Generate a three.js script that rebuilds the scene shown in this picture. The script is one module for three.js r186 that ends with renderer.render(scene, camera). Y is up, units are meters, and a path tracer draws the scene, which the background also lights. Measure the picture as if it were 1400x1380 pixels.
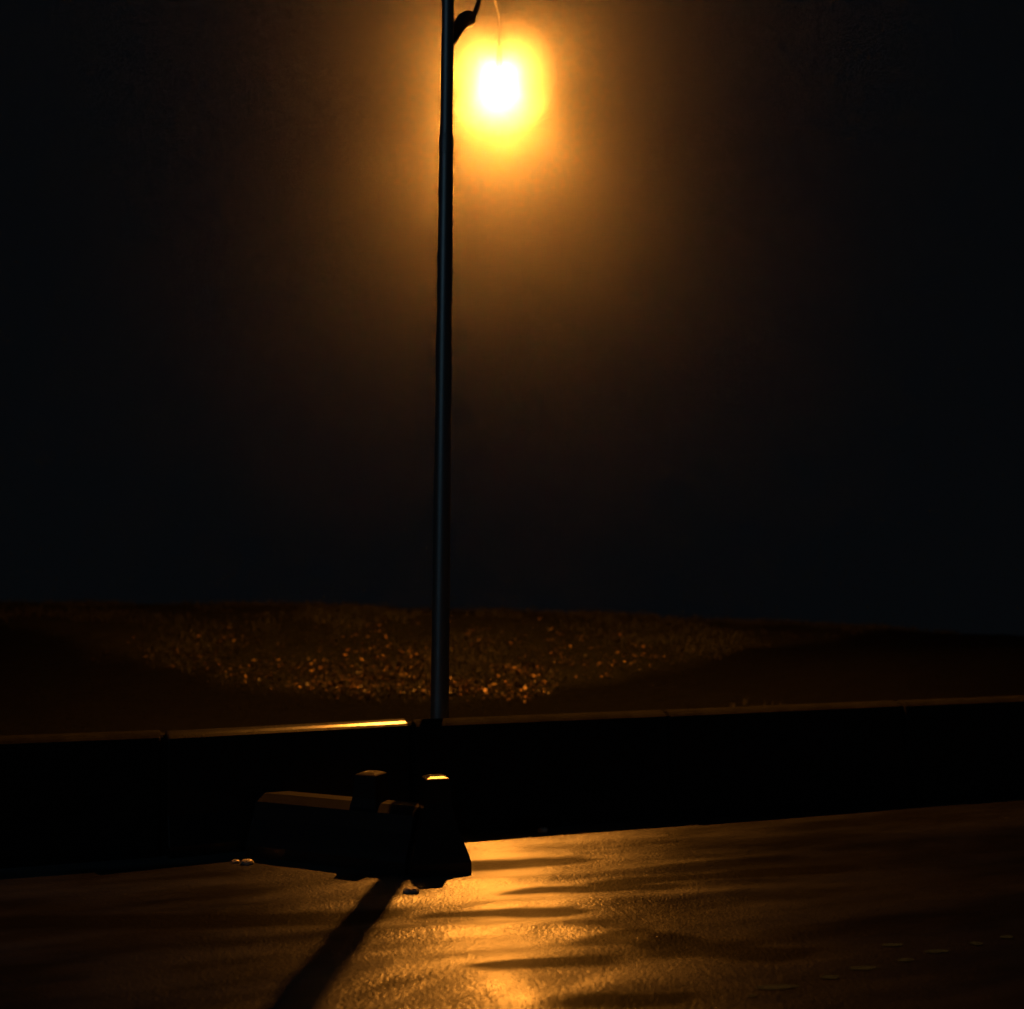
import * as THREE from 'three';
import { mergeGeometries } from 'three/addons/utils/BufferGeometryUtils.js';

// ---------------------------------------------------------------- camera
const PW = 1400, PH = 1380, FPX = 1550, HORIZON = 800, EYE = 1.5;
const scene = new THREE.Scene();
const camera = new THREE.PerspectiveCamera(2 * Math.atan(PH / 2 / FPX) * 180 / Math.PI, PW / PH, 0.05, 2000);
camera.position.set(0, EYE, 0);
const pitch = Math.atan((HORIZON - PH / 2) / FPX);
camera.lookAt(0, EYE + Math.tan(pitch), -1);
camera.focus = 6.2; camera.userData.fStop = 1.1;       // wide open: pole and road block sharp, lamp and bank soft
camera.updateMatrixWorld(true);
// a photo pixel gives a direction; its distance comes from the ground or from the depth of the thing it belongs to
function ray(px, py) { return new THREE.Vector3((px - PW / 2) / FPX, (PH / 2 - py) / FPX, -1).applyQuaternion(camera.quaternion); }
function atDepth(px, py, d) { const r = ray(px, py); return r.multiplyScalar(d / -r.z).add(camera.position); }
function atGround(px, py, y = 0) { const r = ray(px, py); return r.multiplyScalar((y - EYE) / r.y).add(camera.position); }

// ---------------------------------------------------------------- night sky, moon, haze, exposure
const skyData = new Float32Array(64 * 32 * 4);
for (let i = 0; i < 64 * 32; i++) skyData.set([0.0011, 0.0014, 0.0018, 1], i * 4);
const sky = new THREE.DataTexture(skyData, 64, 32, THREE.RGBAFormat, THREE.FloatType);
sky.mapping = THREE.EquirectangularReflectionMapping; sky.magFilter = THREE.LinearFilter; sky.needsUpdate = true;
scene.background = sky; scene.environment = sky;

const moon = new THREE.DirectionalLight(new THREE.Color().setRGB(0.40, 0.75, 1.0), 0.03);
moon.position.set(-9, 7, 9); moon.target.position.set(0, 0, -7);
moon.castShadow = true; moon.shadow.radius = 3;
Object.assign(moon.shadow.camera, { left: -30, right: 30, top: 30, bottom: -30, near: 0.1, far: 120 });
scene.add(moon, moon.target);


const renderer = new THREE.WebGLRenderer({ antialias: true });
renderer.toneMapping = THREE.LinearToneMapping;
renderer.toneMappingExposure = 1.45;
renderer.shadowMap.enabled = true;

// ---------------------------------------------------------------- helpers
let seed = 12345;
function rnd() { seed = (seed * 1664525 + 1013904223) >>> 0; return seed / 4294967296; }
function hash(x, y, s) { let h = (x * 374761393 + y * 668265263 + s * 2147483647) | 0; h = Math.imul(h ^ (h >>> 13), 1274126177); h ^= h >>> 16; return (h >>> 0) / 4294967296; }
const sm = t => t * t * (3 - 2 * t);
function vnoise(x, y, s = 0, wx = 0, wy = 0) {
  const xi = Math.floor(x), yi = Math.floor(y), fx = sm(x - xi), fy = sm(y - yi);
  const w = (a, n) => n ? ((a % n) + n) % n : a;
  const a = hash(w(xi, wx), w(yi, wy), s), b = hash(w(xi + 1, wx), w(yi, wy), s), c = hash(w(xi, wx), w(yi + 1, wy), s), d = hash(w(xi + 1, wx), w(yi + 1, wy), s);
  return a + (b - a) * fx + (c - a) * fy + (a - b - c + d) * fx * fy;
}
function fbm(x, y, s, o = 4, wx = 0, wy = 0) {
  let v = 0, a = 0.5, n = 0;
  for (let i = 0; i < o; i++) { v += a * vnoise(x, y, s + i * 17, wx, wy); n += a; x *= 2; y *= 2; wx *= 2; wy *= 2; a *= 0.5; }
  return v / n;
}
const step = (a, b, x) => sm(Math.min(1, Math.max(0, (x - a) / (b - a))));
function tex(n, fn, srgb = false) {
  const d = new Uint8Array(n * n * 4);
  for (let j = 0; j < n; j++) for (let i = 0; i < n; i++) {
    const c = fn(i / n, j / n), k = (j * n + i) * 4;
    for (let q = 0; q < 3; q++) {
      let v = Math.min(1, Math.max(0, Array.isArray(c) ? c[q] : c));
      if (srgb) v = v <= 0.0031308 ? v * 12.92 : 1.055 * Math.pow(v, 1 / 2.4) - 0.055;
      d[k + q] = Math.round(v * 255);
    }
    d[k + 3] = 255;
  }
  const t = new THREE.DataTexture(d, n, n); t.wrapS = t.wrapT = THREE.RepeatWrapping; t.magFilter = THREE.LinearFilter;
  if (srgb) t.colorSpace = THREE.SRGBColorSpace;
  t.needsUpdate = true; return t;
}
function alphaTex(n, fn) { const t = tex(n, () => 1); for (let j = 0; j < n; j++) for (let i = 0; i < n; i++) t.image.data[(j * n + i) * 4 + 3] = Math.round(255 * Math.min(1, Math.max(0, fn(i / n, j / n)))); return t; }
function rep(t, r, r2 = r) { const c = t.clone(); c.repeat.set(r, r2); c.needsUpdate = true; return c; }
function mesh(name, geometry, material, parent = scene) {
  const m = new THREE.Mesh(geometry, material); m.name = name; m.castShadow = m.receiveShadow = true; parent.add(m); return m;
}
function tag(o, label, category, group, kind) {
  if (label) o.userData.label = label; if (category) o.userData.category = category;
  if (group) o.userData.group = group; if (kind) o.userData.kind = kind; return o;
}
const lin = (r, g, b) => new THREE.Color().setRGB(r, g, b);

// ---------------------------------------------------------------- layout
// road frame: u runs along the road and the barrier line, v away from the camera across it
const ROADTURN = 19 * Math.PI / 180;
const U = new THREE.Vector3(Math.cos(ROADTURN), 0, -Math.sin(ROADTURN)), V = new THREE.Vector3(-Math.sin(ROADTURN), 0, -Math.cos(ROADTURN));
const WALLPT = atDepth(590, 983, 7.10);            // top of the barrier line in front of the pole
const O = new THREE.Vector3(WALLPT.x, 0, WALLPT.z);
const toUV = p => [(p.x - O.x) * U.x + (p.z - O.z) * U.z, (p.x - O.x) * V.x + (p.z - O.z) * V.z];
const fromUV = (u, v, y = 0) => new THREE.Vector3(O.x + U.x * u + V.x * v, y, O.z + U.z * u + V.z * v);
const LAMP = atDepth(682, 104, 10.45);

// ---------------------------------------------------------------- road
// worn ridges of the wet surface, traced from the photograph onto the ground: [height, width, pixels...]
const ridges = [
  [0.011, 0.11, [600, 1212], [760, 1205], [900, 1192], [1050, 1178]],
  [0.008, 0.09, [690, 1241], [850, 1234], [1000, 1226]],
  [0.012, 0.11, [505, 1280], [640, 1277], [760, 1273], [900, 1285]],
  [0.006, 0.10, [640, 1318], [760, 1310], [860, 1300]],
  [0.022, 0.22, [540, 1352], [640, 1352], [760, 1388]],
  [0.006, 0.10, [330, 1245], [440, 1240], [520, 1236]],
  [0.007, 0.14, [640, 1150], [800, 1140], [960, 1126]],
].map(([h, w, ...p]) => ({ h, w: w * 0.7, p: p.map(([x, y]) => toUV(atGround(x, y))) }));
const darkStreaks = [
  [0.13, [30, 1262], [250, 1260], [480, 1256]],
  [0.10, [640, 1184], [760, 1180]],
  [0.09, [850, 1207], [1000, 1196], [1120, 1190]],
  [0.07, [740, 1218], [900, 1213]],
  [0.07, [600, 1252], [760, 1250]],
  [0.11, [860, 1284], [960, 1298], [1060, 1308]],
  [0.06, [820, 1374], [900, 1370]],
  [0.06, [700, 1325], [800, 1318]],
].map(([w, ...p]) => ({ w: w * 1.35, p: p.map(([x, y]) => toUV(atGround(x, y))) }));
function segDist(u, v, p) {   // distance to a polyline and how far past its ends
  let best = 1e9;
  for (let i = 0; i + 1 < p.length; i++) {
    const [ax, ay] = p[i], [bx, by] = p[i + 1], dx = bx - ax, dy = by - ay;
    const t = Math.max(0, Math.min(1, ((u - ax) * dx + (v - ay) * dy) / (dx * dx + dy * dy)));
    const along = 0.35 * ((t <= 0 || t >= 1) ? 1 : 1);
    const ex = u - ax - dx * t, ey = v - ay - dy * t;
    best = Math.min(best, Math.hypot(ex * along, ey));
  }
  return best;
}
function roadHeight(u, v) {
  const near = step(-9, -6, v) * step(-9, -6, u) * (1 - step(8, 12, u));
  let h = 0;
  if (near > 0) {
    for (const r of ridges) { const d = segDist(u, v - r.w * 0.8, r.p) / r.w; if (d < 3) h += 1.2 * r.h * Math.exp(-d * d) * (0.75 + 0.5 * vnoise(u * 1.1, v * 3, 5)); }
    h += 0.009 * (fbm(u * 0.45, v * 3.2, 31, 3) - 0.5) + 0.003 * (fbm(u * 1.6, v * 7, 51, 3) - 0.5);
    h *= near;
  }
  return h - 0.012 * 0;
}
function axis(lo, hi, dlo, dhi, fine, grow) {      // fine steps between dlo and dhi, growing outside
  const a = []; for (let x = dlo; x <= dhi; x += fine) a.push(x);
  for (let x = a[a.length - 1], s = fine; x < hi;) { s *= grow; x = Math.min(hi, x + s); a.push(x); }
  for (let x = a[0], s = fine; x > lo;) { s *= grow; x = Math.max(lo, x - s); a.unshift(x); }
  return a;
}
function sheet(us, vs, height) {
  const pos = new Float32Array(us.length * vs.length * 3), uv = new Float32Array(us.length * vs.length * 2), idx = [];
  us.forEach((u, i) => vs.forEach((v, j) => {
    const k = i * vs.length + j, p = fromUV(u, v, height(u, v)); pos.set([p.x, p.y, p.z], k * 3); uv.set([u, v], k * 2);
    if (i && j) { const a = k - vs.length - 1, b = k - 1, c = k, d = k - vs.length; idx.push(a, b, c, a, c, d); }
  }));
  const g = new THREE.BufferGeometry();
  g.setAttribute('position', new THREE.BufferAttribute(pos, 3)); g.setAttribute('uv', new THREE.BufferAttribute(uv, 2)); g.setIndex(idx);
  g.computeVertexNormals(); return g;
}
const SPAN = 16;                                     // metres covered by the broad road texture
const streakAmount = (u, v) => {
  let a = 0;
  for (const t of darkStreaks) { const d = segDist(u, v, t.p) + 0.09 * (fbm(u * 2.2, v * 11, 77, 4) - 0.5); a = Math.max(a, 0.95 * (1 - step(t.w * 0.4, t.w * 1.05, d))); }
  return a;
};
const wear = (a, b) => fbm(a * 10, b * 64, 3, 5, 10, 64);
// texture cell -> road metres: u in [-8, 8), v in [-12, 4)
const roadColor = tex(1024, (a, b) => {
  const u = a * SPAN - 8, v = b * SPAN - 12, t = streakAmount(u, v), w = wear(a, b), s = fbm(a * 128, b * 256, 9, 3, 128, 256);
  const k = (0.0035 + 0.005 * step(0.35, 0.7, w)) * (0.7 + 0.6 * s) * (1 - t) + 0.004 * t;
  return [k * 1.05, k, k * 0.92];
}, true);
const roadRough = tex(1024, (a, b) => {
  const u = a * SPAN - 8, v = b * SPAN - 12, t = streakAmount(u, v), w = wear(a, b), s = fbm(a * 64, b * 200, 19, 3, 64, 200);
  return (0.34 + 0.07 * w + 0.10 * (s - 0.5)) * (1 - t) + 0.55 * t;
});
const roadWet = alphaTex(1024, (a, b) => {              // how wet: streaks of water film along the road, almost no gloss in the dark streaks
  const u = a * SPAN - 8, v = b * SPAN - 12, t = streakAmount(u, v), w = 0.55 * fbm(a * 10, b * 90, 23, 4, 10, 90) + 0.45 * fbm(a * 36, b * 64, 27, 3, 36, 64);
  return (0.30 + 0.70 * step(0.34, 0.62, w)) * (1 - t) + 0.05 * t;
});
const grain = tex(512, (a, b) => 0.55 * fbm(a * 90, b * 90, 41, 2, 90, 90) + 0.45 * fbm(a * 22, b * 22, 43, 3, 22, 22));
for (const t of [roadColor, roadRough, roadWet]) { t.repeat.set(1 / SPAN, 1 / SPAN); t.offset.set(0.5, 0.75); }
const roadMat = new THREE.MeshPhysicalMaterial({ map: roadColor, roughnessMap: roadRough, roughness: 1, bumpMap: rep(grain, 1 / 0.9), bumpScale: 0.0019, specularIntensityMap: roadWet, anisotropy: 0.82, anisotropyRotation: Math.PI / 2 - ROADTURN, ior: 2.0, specularIntensity: 1.7 });
const roadMesh = mesh('road', sheet(axis(-120, 120, -6, 7, 0.035, 1.25), axis(-90, 0.05, -6.5, 0.0, 0.022, 1.25), roadHeight), roadMat);
tag(roadMesh, 'wet dark asphalt road with glossy ruts under the lamp', 'road', null, 'structure');

// ---------------------------------------------------------------- grassy bank behind the barriers
function bankHeight(u, v) {
  const p = fromUV(u, v), d = -p.z, x = p.x;
  let h = -0.03 + 0.18 * step(0.4, 3.5, v);
  const crestD = 17.5 + 0.10 * x, crestH = 1.08 - (x < 0 ? 0.02 : 0.05) * x;           // crest of the bank, lower to the right
  const t = step(10.2, crestD, d);
  h += (crestH - 0.15) * t;
  h -= 0.10 * Math.max(0, d - crestD - 0.6);                           // falls away behind the crest
  const mu = step(0.3, 5.0, x);                                        // mound between the road and the bank
  h += 0.30 * mu * step(0.3, 2.6, v) * (1 - step(3.4, 6.5, v));
  const near = step(0.1, 0.6, v);
  h += near * (0.10 * (fbm(x * 0.7, d * 0.7, 61, 3) - 0.5) + 0.07 * (fbm(x * 3.2, d * 3.2, 65, 3) - 0.5));
  return h;
}
// shade painted along the bare foot of the bank; leafy grass starts behind it
function litGround(x, d) {
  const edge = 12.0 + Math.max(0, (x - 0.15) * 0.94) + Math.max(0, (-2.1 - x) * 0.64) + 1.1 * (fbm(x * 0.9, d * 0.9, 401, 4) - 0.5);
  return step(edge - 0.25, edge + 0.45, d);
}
const soilTex = tex(512, (a, b) => {
  const n = fbm(a * 16, b * 16, 91, 4, 16, 16), f = fbm(a * 96, b * 96, 95, 3, 96, 96), k = 0.45 + 1.1 * f;
  return [(0.050 + 0.03 * n) * k, (0.042 + 0.02 * n) * k, (0.022 + 0.006 * n) * k];
}, true);
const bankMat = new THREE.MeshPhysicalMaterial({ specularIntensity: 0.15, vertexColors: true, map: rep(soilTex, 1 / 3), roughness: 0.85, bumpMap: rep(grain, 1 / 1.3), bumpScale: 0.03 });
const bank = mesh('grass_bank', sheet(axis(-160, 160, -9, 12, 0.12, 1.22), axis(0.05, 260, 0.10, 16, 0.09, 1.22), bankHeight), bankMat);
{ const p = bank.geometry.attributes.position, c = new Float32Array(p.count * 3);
  for (let i = 0; i < p.count; i++) { const t = litGround(p.getX(i), -p.getZ(i)); c.set([0.012 + 0.115 * t, 0.018 + 0.15 * t, 0.025 + 0.19 * t], i * 3); }  // vertex colour darkened in front of that edge, as shade
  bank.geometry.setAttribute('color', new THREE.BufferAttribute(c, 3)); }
tag(bank, 'low bank of earth and short grass behind the barriers, shade painted along its foot', 'bank', null, 'structure');

// grass blades over the near part of the bank
function bladeGeo() {
  const parts = [];
  for (let k = 0; k < 5; k++) {
    const a = rnd() * 6.28, l = 0.6 + 0.5 * rnd(), b = 0.25 + 0.4 * rnd(), w = 0.05, n = 3, pos = [], idx = [];
    for (let i = 0; i <= n; i++) {
      const t = i / n, r = b * t * t * l + 0.08 * k / 5, y = l * t * (1 - 0.25 * b * t), ww = w * (1 - t * 0.95);
      pos.push(Math.cos(a) * r - Math.sin(a) * ww, y, Math.sin(a) * r + Math.cos(a) * ww, Math.cos(a) * r + Math.sin(a) * ww, y, Math.sin(a) * r - Math.cos(a) * ww);
      if (i) { const q = i * 2; idx.push(q - 2, q - 1, q + 1, q - 2, q + 1, q); }
    }
    const g = new THREE.BufferGeometry(); g.setAttribute('position', new THREE.Float32BufferAttribute(pos, 3)); g.setIndex(idx); g.computeVertexNormals(); parts.push(g);
  }
  return mergeGeometries(parts);
}
const M4 = new THREE.Matrix4(), Q = new THREE.Quaternion(), E = new THREE.Euler(), S = new THREE.Vector3();
const grassMat = new THREE.MeshStandardMaterial({ color: lin(0.02, 0.024, 0.011), roughness: 0.7, side: THREE.DoubleSide });
const NG = 26000, grass = new THREE.InstancedMesh(bladeGeo(), grassMat, NG);
grass.name = 'grass'; grass.castShadow = grass.receiveShadow = true;
for (let i = 0; i < NG; i++) {
  const fringe = i < 7000;
  let u, v;
  do { u = -8 + (fringe ? 12 : 20) * rnd(); v = fringe ? 0.35 + 2.6 * rnd() * rnd() : 0.6 + 15 * Math.pow(rnd(), 1.3); } while (!fringe && (fbm(u * 0.9, v * 0.9, 201, 3) < 0.40 + 0.18 * rnd() || litGround(fromUV(u, v).x, -fromUV(u, v).z) < rnd()));
  const p = fromUV(u, v, bankHeight(u, v)), s = fringe ? 0.10 + 0.16 * rnd() : 0.05 + 0.07 * rnd();
  M4.compose(p, Q.setFromEuler(E.set(0.25 * (rnd() - 0.5), rnd() * 6.28, 0.25 * (rnd() - 0.5))), S.set(s * 1.1, s, s * 1.1));
  grass.setMatrixAt(i, M4); const c = fringe ? 0.05 + 0.07 * rnd() : 0.35 + 0.6 * rnd(); grass.setColorAt(i, lin(c * (0.9 + 0.6 * rnd()), c, c * 0.9));  // fringe blades coloured darker to stand for their unlit side
}
scene.add(tag(grass, 'short dark grass growing on the bank behind the barriers', 'grass', null, 'stuff'));

// fallen leaves on the bank
function leafGeo() {
  const pos = [], idx = [], n = 5;
  for (let i = 0; i <= n; i++) {
    const t = i / n, w = 0.36 * Math.sin(Math.PI * Math.pow(t, 0.8)) + 0.012, y = 0.22 * t * t, c = 0.10 * Math.sin(Math.PI * t);
    pos.push(t - 0.5, y + c, -w, t - 0.5, y, 0, t - 0.5, y + c * 0.7, w);
    if (i) { const q = i * 3; idx.push(q - 3, q - 2, q + 1, q - 3, q + 1, q, q - 2, q - 1, q + 2, q - 2, q + 2, q + 1); }
  }
  const g = new THREE.BufferGeometry(); g.setAttribute('position', new THREE.Float32BufferAttribute(pos, 3)); g.setIndex(idx); g.computeVertexNormals(); return g;
}
const leafMat = new THREE.MeshPhysicalMaterial({ color: lin(0.30, 0.20, 0.08), roughness: 0.42, specularIntensity: 1, side: THREE.DoubleSide });
const NL = 5200, leaves = new THREE.InstancedMesh(leafGeo(), leafMat, NL);
leaves.name = 'fallen_leaves'; leaves.castShadow = leaves.receiveShadow = true;
for (let i = 0; i < NL; i++) {
  let x, d;
  do { x = -5.5 + 9 * rnd(); d = 11.8 + 5 * rnd() * rnd(); } while (fbm(x * 1.6, d * 1.6, 301, 3) < 0.25 + 0.4 * rnd() || litGround(x, d) < rnd() || Math.hypot((x + 0.7) / 4.4, (d - 12.6) / 3.4) > 0.1 + 0.95 * rnd());
  const [u, v] = toUV(new THREE.Vector3(x, 0, -d)), p = fromUV(u, v, bankHeight(u, v) + 0.03 + 0.03 * rnd()), s = 0.016 + 0.048 * rnd() * rnd();
  M4.compose(p, Q.setFromEuler(E.set(0.8 * (rnd() - 0.5), rnd() * 6.28, 0.8 * (rnd() - 0.5))), S.set(s, s, s));
  leaves.setMatrixAt(i, M4); const c = 0.05 + 1.5 * Math.pow(rnd(), 7); leaves.setColorAt(i, lin(c, c * (0.75 + 0.3 * rnd()), c * 0.8));
}
scene.add(tag(leaves, 'wet brown fallen leaves scattered over the bank', 'leaves', null, 'stuff'));

// ---------------------------------------------------------------- street lamp
const steel = new THREE.MeshStandardMaterial({ color: lin(0.30, 0.32, 0.33), metalness: 0.85, roughness: 0.42, bumpMap: rep(grain, 3, 12), bumpScale: 0.0006 });
const darkMetal = new THREE.MeshStandardMaterial({ color: lin(0.025, 0.025, 0.027), roughness: 0.65 });
const poleBaseP = atDepth(601, 985, 7.36), poleTopP = atDepth(612.5, 0, 7.36);
const poleDir = poleTopP.clone().sub(poleBaseP).normalize();
const poleAt = y => poleBaseP.clone().addScaledVector(poleDir, (y - poleBaseP.y) / poleDir.y);
const foot = poleAt(-0.05);
const lampPost = new THREE.Group(); lampPost.name = 'street_lamp'; lampPost.position.copy(foot); scene.add(lampPost);
tag(lampPost, 'tall slim steel street lamp with curved arm, glowing amber in the mist', 'street lamp');
const local = p => p.clone().sub(foot);
function onPole(name, profile, material) {           // [radius, height] pairs turned about the pole's axis
  const g = new THREE.LatheGeometry(profile.map(([r, y]) => new THREE.Vector2(r, y)), 40);
  const m = mesh(name, g, material, lampPost); m.quaternion.setFromUnitVectors(new THREE.Vector3(0, 1, 0), poleDir); return m;
}
onPole('pole', [[0.0, 0.0], [0.062, 0.0], [0.0585, 1.0], [0.0545, 2.2], [0.0500, 3.4], [0.0475, 4.50], [0.0430, 4.53], [0.0415, 5.3], [0.0405, 5.95], [0.036, 5.985], [0.0, 5.99]], steel);
onPole('pole_sleeve', [[0.0472, 4.40], [0.0505, 4.41], [0.0505, 4.525], [0.0432, 4.535]], steel);
onPole('base_flange', [[0.0, 0.045], [0.15, 0.045], [0.15, 0.075], [0.145, 0.08], [0.075, 0.085], [0.066, 0.16], [0.0585, 0.17]], darkMetal);
const doorG = new THREE.CylinderGeometry(0.0605, 0.0610, 0.36, 12, 1, true, -0.45, 0.9); doorG.translate(0, 0.75, 0); mesh('access_door', doorG, steel, lampPost).quaternion.setFromUnitVectors(new THREE.Vector3(0, 1, 0), poleDir);
// arm
const HEAD = LAMP.clone().add(new THREE.Vector3(0, 0.14, 0));
const armPts = [poleAt(5.10), atDepth(630, 33, 7.7), atDepth(648, 20, 8.2), atDepth(661, -18, 9.2), atDepth(672, -14, 10.0), HEAD.clone().add(new THREE.Vector3(0, 0.36, 0.10)), HEAD.clone().add(new THREE.Vector3(0, 0.13, 0))].map(local);
const armCurve = new THREE.CatmullRomCurve3(armPts);
function tube(curve, a, b, r0, r1, n = 24, rad = 16) {
  const pos = [], idx = [], fr = curve.computeFrenetFrames(n);
  for (let i = 0; i <= n; i++) {
    const t = a + (b - a) * i / n, c = curve.getPointAt(t), k = Math.min(n, Math.round(t * n)), r = r0 + (r1 - r0) * i / n;
    for (let j = 0; j <= rad; j++) {
      const q = j / rad * Math.PI * 2, p = c.clone().addScaledVector(fr.normals[k], Math.cos(q) * r).addScaledVector(fr.binormals[k], Math.sin(q) * r);
      pos.push(p.x, p.y, p.z);
      if (i && j) { const e = i * (rad + 1) + j; idx.push(e - rad - 2, e - 1, e, e - rad - 2, e, e - rad - 1); }
    }
  }
  const g = new THREE.BufferGeometry(); g.setAttribute('position', new THREE.Float32BufferAttribute(pos, 3));
  g.setAttribute('uv', new THREE.Float32BufferAttribute(new Float32Array(pos.length / 3 * 2), 2)); g.setIndex(idx); g.computeVertexNormals(); return g;
}
mesh('arm', tube(armCurve, 0, 1, 0.026, 0.009, 64), darkMetal, lampPost);
const socket = mesh('arm_bracket', tube(armCurve, 0.0, 0.20, 0.036, 0.058, 18), darkMetal, lampPost);
const capG = new THREE.CircleGeometry(0.058, 20); const cap = mesh('bracket_cap', capG, darkMetal, socket); cap.position.copy(armCurve.getPointAt(0.20)); cap.quaternion.setFromUnitVectors(new THREE.Vector3(0, 0, 1), armCurve.getTangentAt(0.20));
// lamp head: hood, frosted bowl, bulb
const hood = mesh('lamp_head', new THREE.LatheGeometry([[0, 0.16], [0.02, 0.155], [0.024, 0.09], [0.030, 0.03], [0.036, -0.03], [0.038, -0.068], [0.038, -0.075], [0.033, -0.075], [0.03, -0.06], [0, -0.055]].map(([r, y]) => new THREE.Vector2(r, y)), 48), darkMetal, lampPost);
hood.position.copy(local(HEAD));
const bulbMat = new THREE.MeshStandardMaterial({ color: 0x000000, emissive: lin(1, 0.62, 0.25), emissiveIntensity: 60 });
const bulb = mesh('bulb', new THREE.SphereGeometry(0.045, 24, 16), bulbMat, hood); bulb.position.copy(LAMP).sub(HEAD); bulb.castShadow = false;
const AMBER = lin(1, 0.33, 0.036);
const lamp = new THREE.PointLight(AMBER, 58, 0, 2);          // the bulb itself
lamp.name = 'street_lamp_glow'; lamp.position.copy(LAMP); lamp.castShadow = true; lamp.shadow.radius = 2;
const beam = new THREE.SpotLight(AMBER, 410, 0, 1.30, 1, 2);  // what the hood throws down
beam.name = 'street_lamp_beam'; beam.position.copy(LAMP); beam.target.position.set(LAMP.x, 0, LAMP.z); beam.castShadow = true; beam.shadow.radius = 2;
scene.add(beam, beam.target);
scene.add(lamp);

// ---------------------------------------------------------------- concrete barriers
const concTex = tex(512, (a, b) => { const n = fbm(a * 12, b * 12, 131, 5, 12, 12), f = fbm(a * 70, b * 70, 135, 2, 70, 70), k = 0.012 + 0.02 * n + 0.014 * f; return [k, k * 0.97, k * 0.9]; }, true);
const concrete = new THREE.MeshPhysicalMaterial({ map: rep(concTex, 1 / 1.2), roughness: 0.36, bumpMap: rep(grain, 1 / 0.5), bumpScale: 0.0015, ior: 1.4 });
function barrierGeo(half, height, length, bevel = 0.012) {   // profile: [half width, height] from the foot up, one side
  const s = new THREE.Shape(); s.moveTo(-half[0][0], half[0][1]);
  for (const [w, y] of half.slice(1)) s.lineTo(-w, y);
  for (const [w, y] of half.slice().reverse()) s.lineTo(w, y);
  s.closePath();
  const g = new THREE.ExtrudeGeometry(s, { depth: length - 2 * bevel, bevelEnabled: true, bevelThickness: bevel, bevelSize: bevel, bevelOffset: -bevel, bevelSegments: 2, curveSegments: 6 });
  g.translate(0, 0, bevel - length / 2); g.rotateY(Math.PI / 2); return g;    // long axis along x
}
const H = WALLPT.y;
const wallProfile = [[0.19, 0], [0.19, 0.06], [0.12, 0.22], [0.085, H - 0.052], [0.078, H - 0.036], [0.062, H - 0.0235], [0.038, H - 0.0115], [0.012, H - 0.003], [0, H]];
const segs = [[-4.55, 1.97, 1], [-2.59, 1.97, -1], [-0.865, 1.44, 6], [0.73, 1.70, 0], [2.52, 1.84, 1], [4.45, 1.97, 0], [6.45, 1.97, 1]];
concrete.color.setRGB(0.5, 0.51, 0.53);
const wetConcrete = concrete.clone(); wetConcrete.roughness = 0.23; wetConcrete.bumpScale = 0.0003;     // same concrete, its coping smooth and wet
concrete.roughness = 0.95; concrete.specularIntensity = 0.05;
const places = ['two along from the glinting one, away from the lamp pole', 'beside the glinting one, farther from the lamp pole', 'with a bright lamp glint along its wet top edge', 'with a dull top, the first one past the lamp pole', 'with a dull top, the second one past the lamp pole', 'with a dull top, the third one past the lamp pole', 'with a dull top, the fourth one past the lamp pole'];
const fillerGeo = barrierGeo(wallProfile.map(([w, y]) => [w * 0.86, y ? Math.min(y, H - 0.02) : y]).filter(([w], i) => i < 6), H, 0.09, 0.004);
segs.forEach(([u, l, turn], i) => {
  const m = mesh(i ? 'concrete_barrier_' + String(i).padStart(3, '0') : 'concrete_barrier', barrierGeo(wallProfile, H, l), i === 2 ? wetConcrete : concrete);
  m.position.copy(fromUV(u, 0)); m.rotation.y = ROADTURN + turn * Math.PI / 180;
  const key = mesh('joint_filler', fillerGeo, concrete, m); key.position.x = l / 2;
  tag(m, 'dark low concrete barrier ' + places[i], 'barrier', 'concrete barriers along the road edge');
});

// ---------------------------------------------------------------- short barrier block on the road
{
  const a = atGround(632, 1192), h = 0.505, l = 1.12, turn = -24 * Math.PI / 180;
  const prof = [[0.185, 0], [0.185, 0.065], [0.17, 0.10], [0.12, 0.20], [0.10, 0.29], [0.05, 0.33]];
  const block = new THREE.Group(); block.name = 'road_block'; scene.add(block);
  const ax = new THREE.Vector3(Math.cos(turn), 0, -Math.sin(turn));
  block.position.copy(a).addScaledVector(ax, -l / 2); block.position.y = -0.005; block.rotation.y = turn;
  const plastic = new THREE.MeshPhysicalMaterial({ color: lin(0.022, 0.021, 0.02), roughness: 0.30, bumpMap: rep(grain, 1 / 0.4), bumpScale: 0.0002 });
  mesh('body', barrierGeo(prof, h, l - 0.10, 0.015), plastic, block).position.x = -0.19;
  // flared square posts rising from the block, each with a shallow pointed cap
  const postGeo = new THREE.LatheGeometry([[0.160, 0.002], [0.160, 0.065], [0.150, 0.10], [0.098, 0.24], [0.072, 0.36], [0.064, h - 0.026], [0.058, h - 0.021], [0.036, h - 0.0125], [0, h - 0.012]].map(([r, y]) => new THREE.Vector2(r * Math.SQRT2, y)), 4).toNonIndexed();
  postGeo.computeVertexNormals();
  for (const [x, dy, yaw] of [[l / 2 - 0.16, 0, 15], [l / 2 - 0.56, -0.006, -24]]) { const post = mesh('post', postGeo, plastic, block); post.position.set(x, dy, 0); post.rotation.y = Math.PI / 4 - turn + yaw * Math.PI / 180; }
  tag(block, 'short dark road block with two flared posts, alone on the wet asphalt', 'road block');
}

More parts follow.
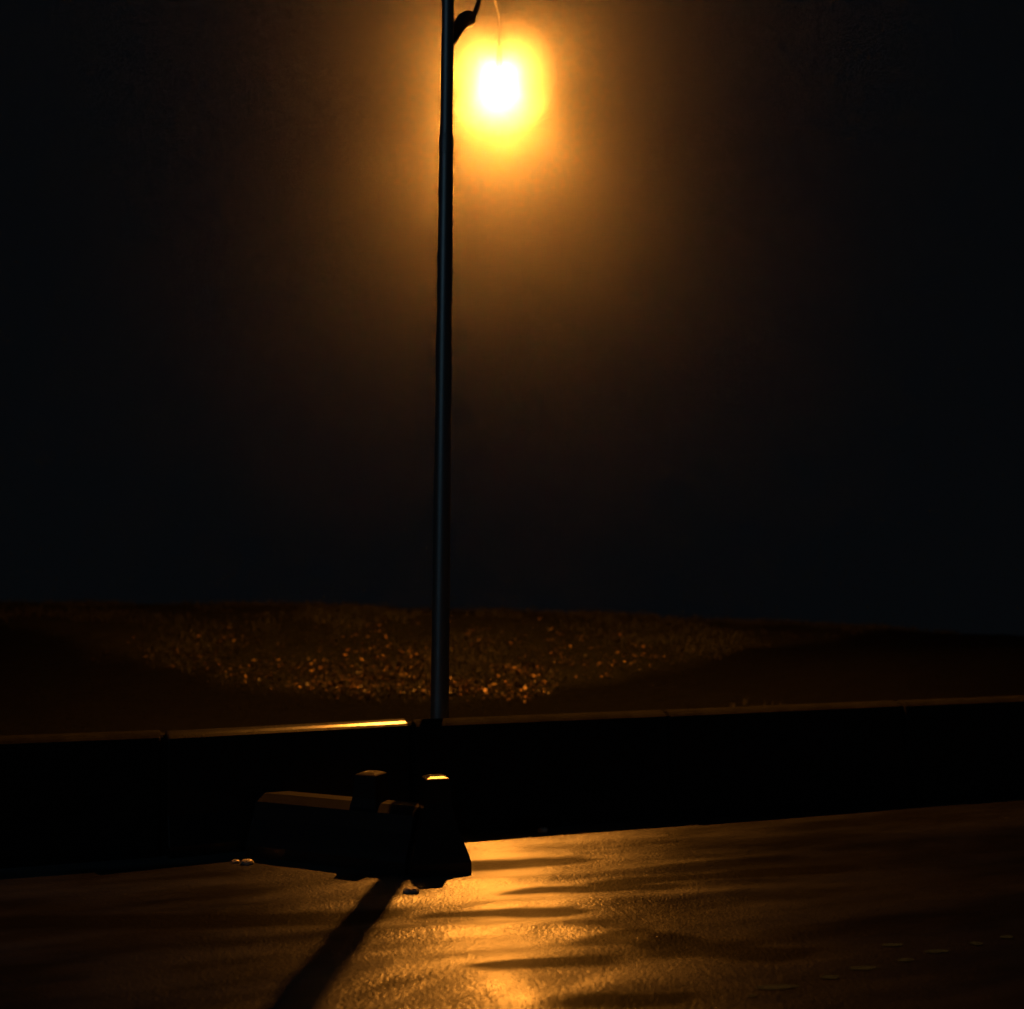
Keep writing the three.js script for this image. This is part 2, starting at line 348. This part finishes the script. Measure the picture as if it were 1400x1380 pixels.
// ---------------------------------------------------------------- puddle glints painted as bluish patches, and loose stones on the road
const glintMat = new THREE.MeshPhysicalMaterial({ color: lin(0.012, 0.026, 0.050), roughness: 0.6, specularIntensity: 0.1, bumpMap: rep(grain, 3), bumpScale: 0.002 });
for (const [x, y, w, h] of [[1060, 1351, 62, 9], [1028, 1363, 14, 5], [1136, 1337, 28, 7], [1180, 1325, 44, 7], [1238, 1314, 24, 7], [1220, 1293, 30, 6], [1282, 1302, 36, 7], [1335, 1291, 18, 7], [1377, 1282, 20, 6]]) {
  const c = atGround(x, y), dx = w / 2 / FPX * -c.z, dz = h / 3.2 * c.z * c.z / (FPX * EYE), pos = [], uv = [], idx = [], n = 18;
  for (let k = 0; k <= n; k++) {
    const a = k / n * 6.2832, r = k < n ? 0.8 + 0.3 * rnd() : 0, px = c.x + Math.cos(a) * dx * r, pz = c.z + Math.sin(a) * dz * r + (px - c.x) * -0.12;
    const [u, v] = toUV(new THREE.Vector3(px, 0, pz)); pos.push(px, roadHeight(u, v) + 0.004, pz); uv.push(u, v);
    if (k < n) idx.push(n, (k + 1) % n, k);
  }
  const g = new THREE.BufferGeometry(); g.setAttribute('position', new THREE.Float32BufferAttribute(pos, 3)); g.setAttribute('uv', new THREE.Float32BufferAttribute(uv, 2)); g.setIndex(idx); g.computeVertexNormals();
  mesh('painted_glint', g, glintMat, roadMesh);
}
const stoneMat = new THREE.MeshPhysicalMaterial({ color: lin(0.30, 0.28, 0.25), roughness: 0.35 });
[[322, 1180, 0.017], [338, 1182, 0.026], [562, 1222, 0.030], [742, 1139, 0.026]].forEach(([x, y, s], i) => {
  const g = new THREE.IcosahedronGeometry(s, 2), p = g.attributes.position;
  for (let k = 0; k < p.count; k++) { const q = 0.75 + 0.5 * vnoise(p.getX(k) / s * 1.7 + 9 * i + 20, p.getY(k) / s * 1.7 + p.getZ(k) / s * 2.3 + 20, 7); p.setXYZ(k, p.getX(k) * q * 1.3, p.getY(k) * q * 0.7, p.getZ(k) * q); }
  g.computeVertexNormals();
  const m = mesh(i ? 'stone_00' + i : 'stone', g, stoneMat); m.position.copy(atGround(x, y)); const [u, v] = toUV(m.position); m.position.y = roadHeight(u, v) + s * 0.35;
  if (i < 2) tag(m, i ? 'larger of two wet stones by the low end of the road block' : 'smaller of two wet stones by the low end of the road block', 'stone', 'stones by the end of the road block');
  else tag(m, i === 2 ? 'small wet stone on the asphalt before the glinting post of the road block' : 'small wet stone at the edge of the barrier shadow', 'stone');
});

// ---------------------------------------------------------------- mist flecks massed round the lamp to shape its glow
{
  const N = 1300000, COPIES = 16, pos = new Float32Array(N * 9);          // one slice of the cloud, set out all round the lamp
  for (let i = 0; i < N; i++) {
    const r = Math.min(9, rnd() < 0.10 ? 0.05 + 0.50 * rnd() : 0.08 - 1.18 * Math.log(rnd() * rnd() + 1e-9));
    const c = 2 * rnd() - 1, a = rnd() * 6.28318 / COPIES, s = Math.sqrt(1 - c * c), size = 0.00067 * (0.7 + 0.6 * rnd());
    const x = r * s * Math.cos(a), y = r * c, z = r * s * Math.sin(a);
    for (let k = 0; k < 9; k += 3) { pos[i * 9 + k] = x + (rnd() - 0.5) * 2 * size; pos[i * 9 + k + 1] = y + (rnd() - 0.5) * 2 * size; pos[i * 9 + k + 2] = z + (rnd() - 0.5) * 2 * size; }
  }
  const g = new THREE.BufferGeometry(); g.setAttribute('position', new THREE.BufferAttribute(pos, 3));
  const m = new THREE.InstancedMesh(g, new THREE.MeshStandardMaterial({ color: lin(0.85, 0.85, 0.85), roughness: 0.6, flatShading: true, side: THREE.DoubleSide }), COPIES);
  m.name = 'glow_mist'; m.castShadow = m.receiveShadow = true; scene.add(m);
  for (let k = 0; k < COPIES; k++) m.setMatrixAt(k, M4.compose(LAMP, Q.setFromEuler(E.set(0, k * 6.28318 / COPIES, 0)), S.set(1, 1, 1)));
  tag(m, 'fine mist flecks added around the lit lamp head to shape its glow', 'glow_mist', null, 'stuff');
}

renderer.render(scene, camera);
